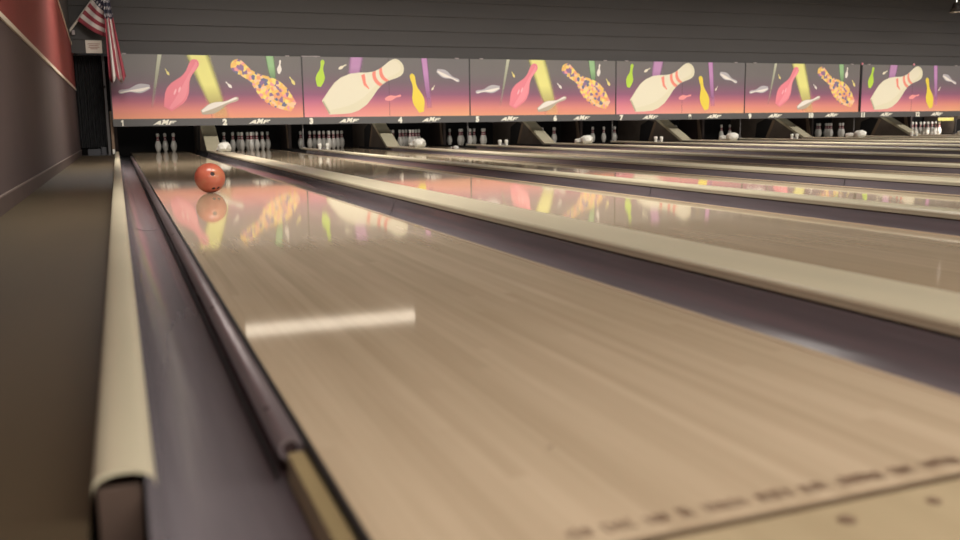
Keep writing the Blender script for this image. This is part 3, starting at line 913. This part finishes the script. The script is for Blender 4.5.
# ------------------------------------------------------------------ lamps of the hall, with unseen fill lights added
TX0, TX1, TY, TZ = 1.93, 5.13, 16.6, 3.30
t = empty('batten_light', ((TX0 + TX1) / 2, TY, TZ), 'long glowing batten lamp hung before the fascia above the second and third lanes', 'lamp')
L = (TX1 - TX0) / 2
bm = bmesh.new(); prism(bm, [(0.085 * math.cos(a), -0.02 + 0.20 * math.sin(a)) for a in [math.pi + k * math.pi / 14 for k in range(15)]], 'x', -L, L)
obj('diffuser', bm, M['tube'], t)
obj('housing', bx((-L - 0.03, -0.09, -0.018), (L + 0.03, 0.09, 0.03), 0.005), M['housing'], t)
for s in (-0.7, 0.7):
    bm = bmesh.new(); cyl(bm, (s * L, 0, 0.028), (s * L, 0, 0.32), 0.008, 8); obj('rod', bm, M['housing'], t)
# chrome lamp at the upper right, hanging from the ceiling
t = empty('ceiling_spotlight', (18.13, 16.0, 2.89), 'small chrome lamp hanging at the upper right near the fascia', 'lamp')
bm = bmesh.new(); lathe(bm, [(0.0, 0.20), (0.05, 0.20), (0.07, 0.16), (0.09, 0.08), (0.13, 0.0), (0.135, -0.02), (0.125, -0.015), (0.08, 0.07), (0.0, 0.08)], 24)
obj('shade', bm, M['chrome'], t, smooth=True)
bm = bmesh.new(); cyl(bm, (0, 0, 0.2), (0, 0, 0.73), 0.012, 10); obj('stem', bm, M['chrome'], t)
bm = bmesh.new(); bmesh.ops.create_uvsphere(bm, u_segments=16, v_segments=10, radius=0.05, matrix=Matrix.Translation((0, 0, 0.02))); obj('bulb', bm, M['hood'], t, smooth=True)
# yellow board at the back of the lit thirteenth pit
t = empty('pit_board', (21.45, 19.02, 0.395), 'yellow lit board hanging above the brightly lit pins of the thirteenth lane', 'board')
obj('face', bx((-0.28, 0, 0), (0.30, 0.02, 0.085)), M['yellow'], t)
obj('frame', bx((-0.29, 0.02, -0.008), (0.31, 0.04, 0.10)), M['kickd'], t)
for q in (-0.2, 0.2): obj('hanger', bx((q - 0.01, 0.022, 0.10), (q + 0.01, 0.036, 0.404)), M['kickd'], t)

def area(name, loc, target, sx, sy, power, col=(1, 0.95, 0.87), spread=math.pi):
    l = bpy.data.lights.new(name, 'AREA'); l.shape = 'RECTANGLE'; l.size = sx; l.size_y = sy; l.energy = power; l.color = col; l.spread = spread
    o = bpy.data.objects.new(name, l); COL.objects.link(o); o.location = loc
    d = Vector(target) - Vector(loc); o.rotation_euler = d.to_track_quat('-Z', 'Y').to_euler()
    return o
for x in (2.5, 10.5, 18.5):
    area('approach_lamp', (x, -1.6, 3.55), (x, 0.2, 0), 6.5, 1.6, 750)
    area('mid_fill', (x, 5.5, 3.58), (x, 5.5, 0), 6.5, 0.6, 150, spread=R(100))  # added fill without a fitting, spread limited to hide its reflection
    area('far_fill', (x, 12.6, 3.58), (x, 12.6, 0), 6.5, 0.6, 250, spread=R(110))  # unseen light added to brighten the far lanes, spread keeps its reflection out
for k in range(6):
    x = 1.9 + k * 4.1
    area('board_fill', (x, 13.4, 3.45), (x, 17.9, 0.6), 3.9, 0.25, 46, (1, 0.95, 0.9), R(68))  # added light for the picture boards, narrow cone so the lanes don't mirror it
for n in range(1, 13):
    area('pit_lamp', (lane_x(n) + W / 2, 18.35, 0.74), (lane_x(n) + W / 2, 20.0, 0.2), 1.0, 0.1, 3.6)
for n in (13, 14):
    area('pit_lamp', (lane_x(n) + W / 2, 18.35, 0.74), (lane_x(n) + W / 2, 20.0, 0.1), 1.0, 0.15, 38)

w = bpy.data.worlds.new('hall_air'); SC.world = w; w.use_nodes = True
w.node_tree.nodes['Background'].inputs[0].default_value = (0.9, 0.85, 0.82, 1); w.node_tree.nodes['Background'].inputs[1].default_value = 0.02

# ------------------------------------------------------------------ camera
cd = bpy.data.cameras.new('camera'); cam = bpy.data.objects.new('camera', cd); COL.objects.link(cam)
Mr = Matrix(((0.92977, -0.36788, -0.01353), (-0.07057, -0.14205, -0.98734), (0.3613, 0.91896, -0.15803)))
rt, dn, fw = Mr[0], Mr[1], Mr[2]
mw = Matrix.Identity(4)
for i in range(3):
    mw[i][0] = rt[i]; mw[i][1] = -dn[i]; mw[i][2] = -fw[i]; mw[i][3] = (0, 0, 0.4634)[i]
cam.matrix_world = mw
cd.sensor_width = 36.0; cd.sensor_fit = 'HORIZONTAL'; cd.lens = 907.6 / 960 * 36.0
cd.clip_start = 0.02; cd.clip_end = 100
cd.dof.use_dof = True; cd.dof.focus_distance = 8.0; cd.dof.aperture_fstop = 2.5
SC.camera = cam
vs = SC.view_settings
vs.view_transform = 'Standard'; vs.look = 'None'; vs.gamma = 1.0; vs.use_curve_mapping = False; vs.exposure = 0.0
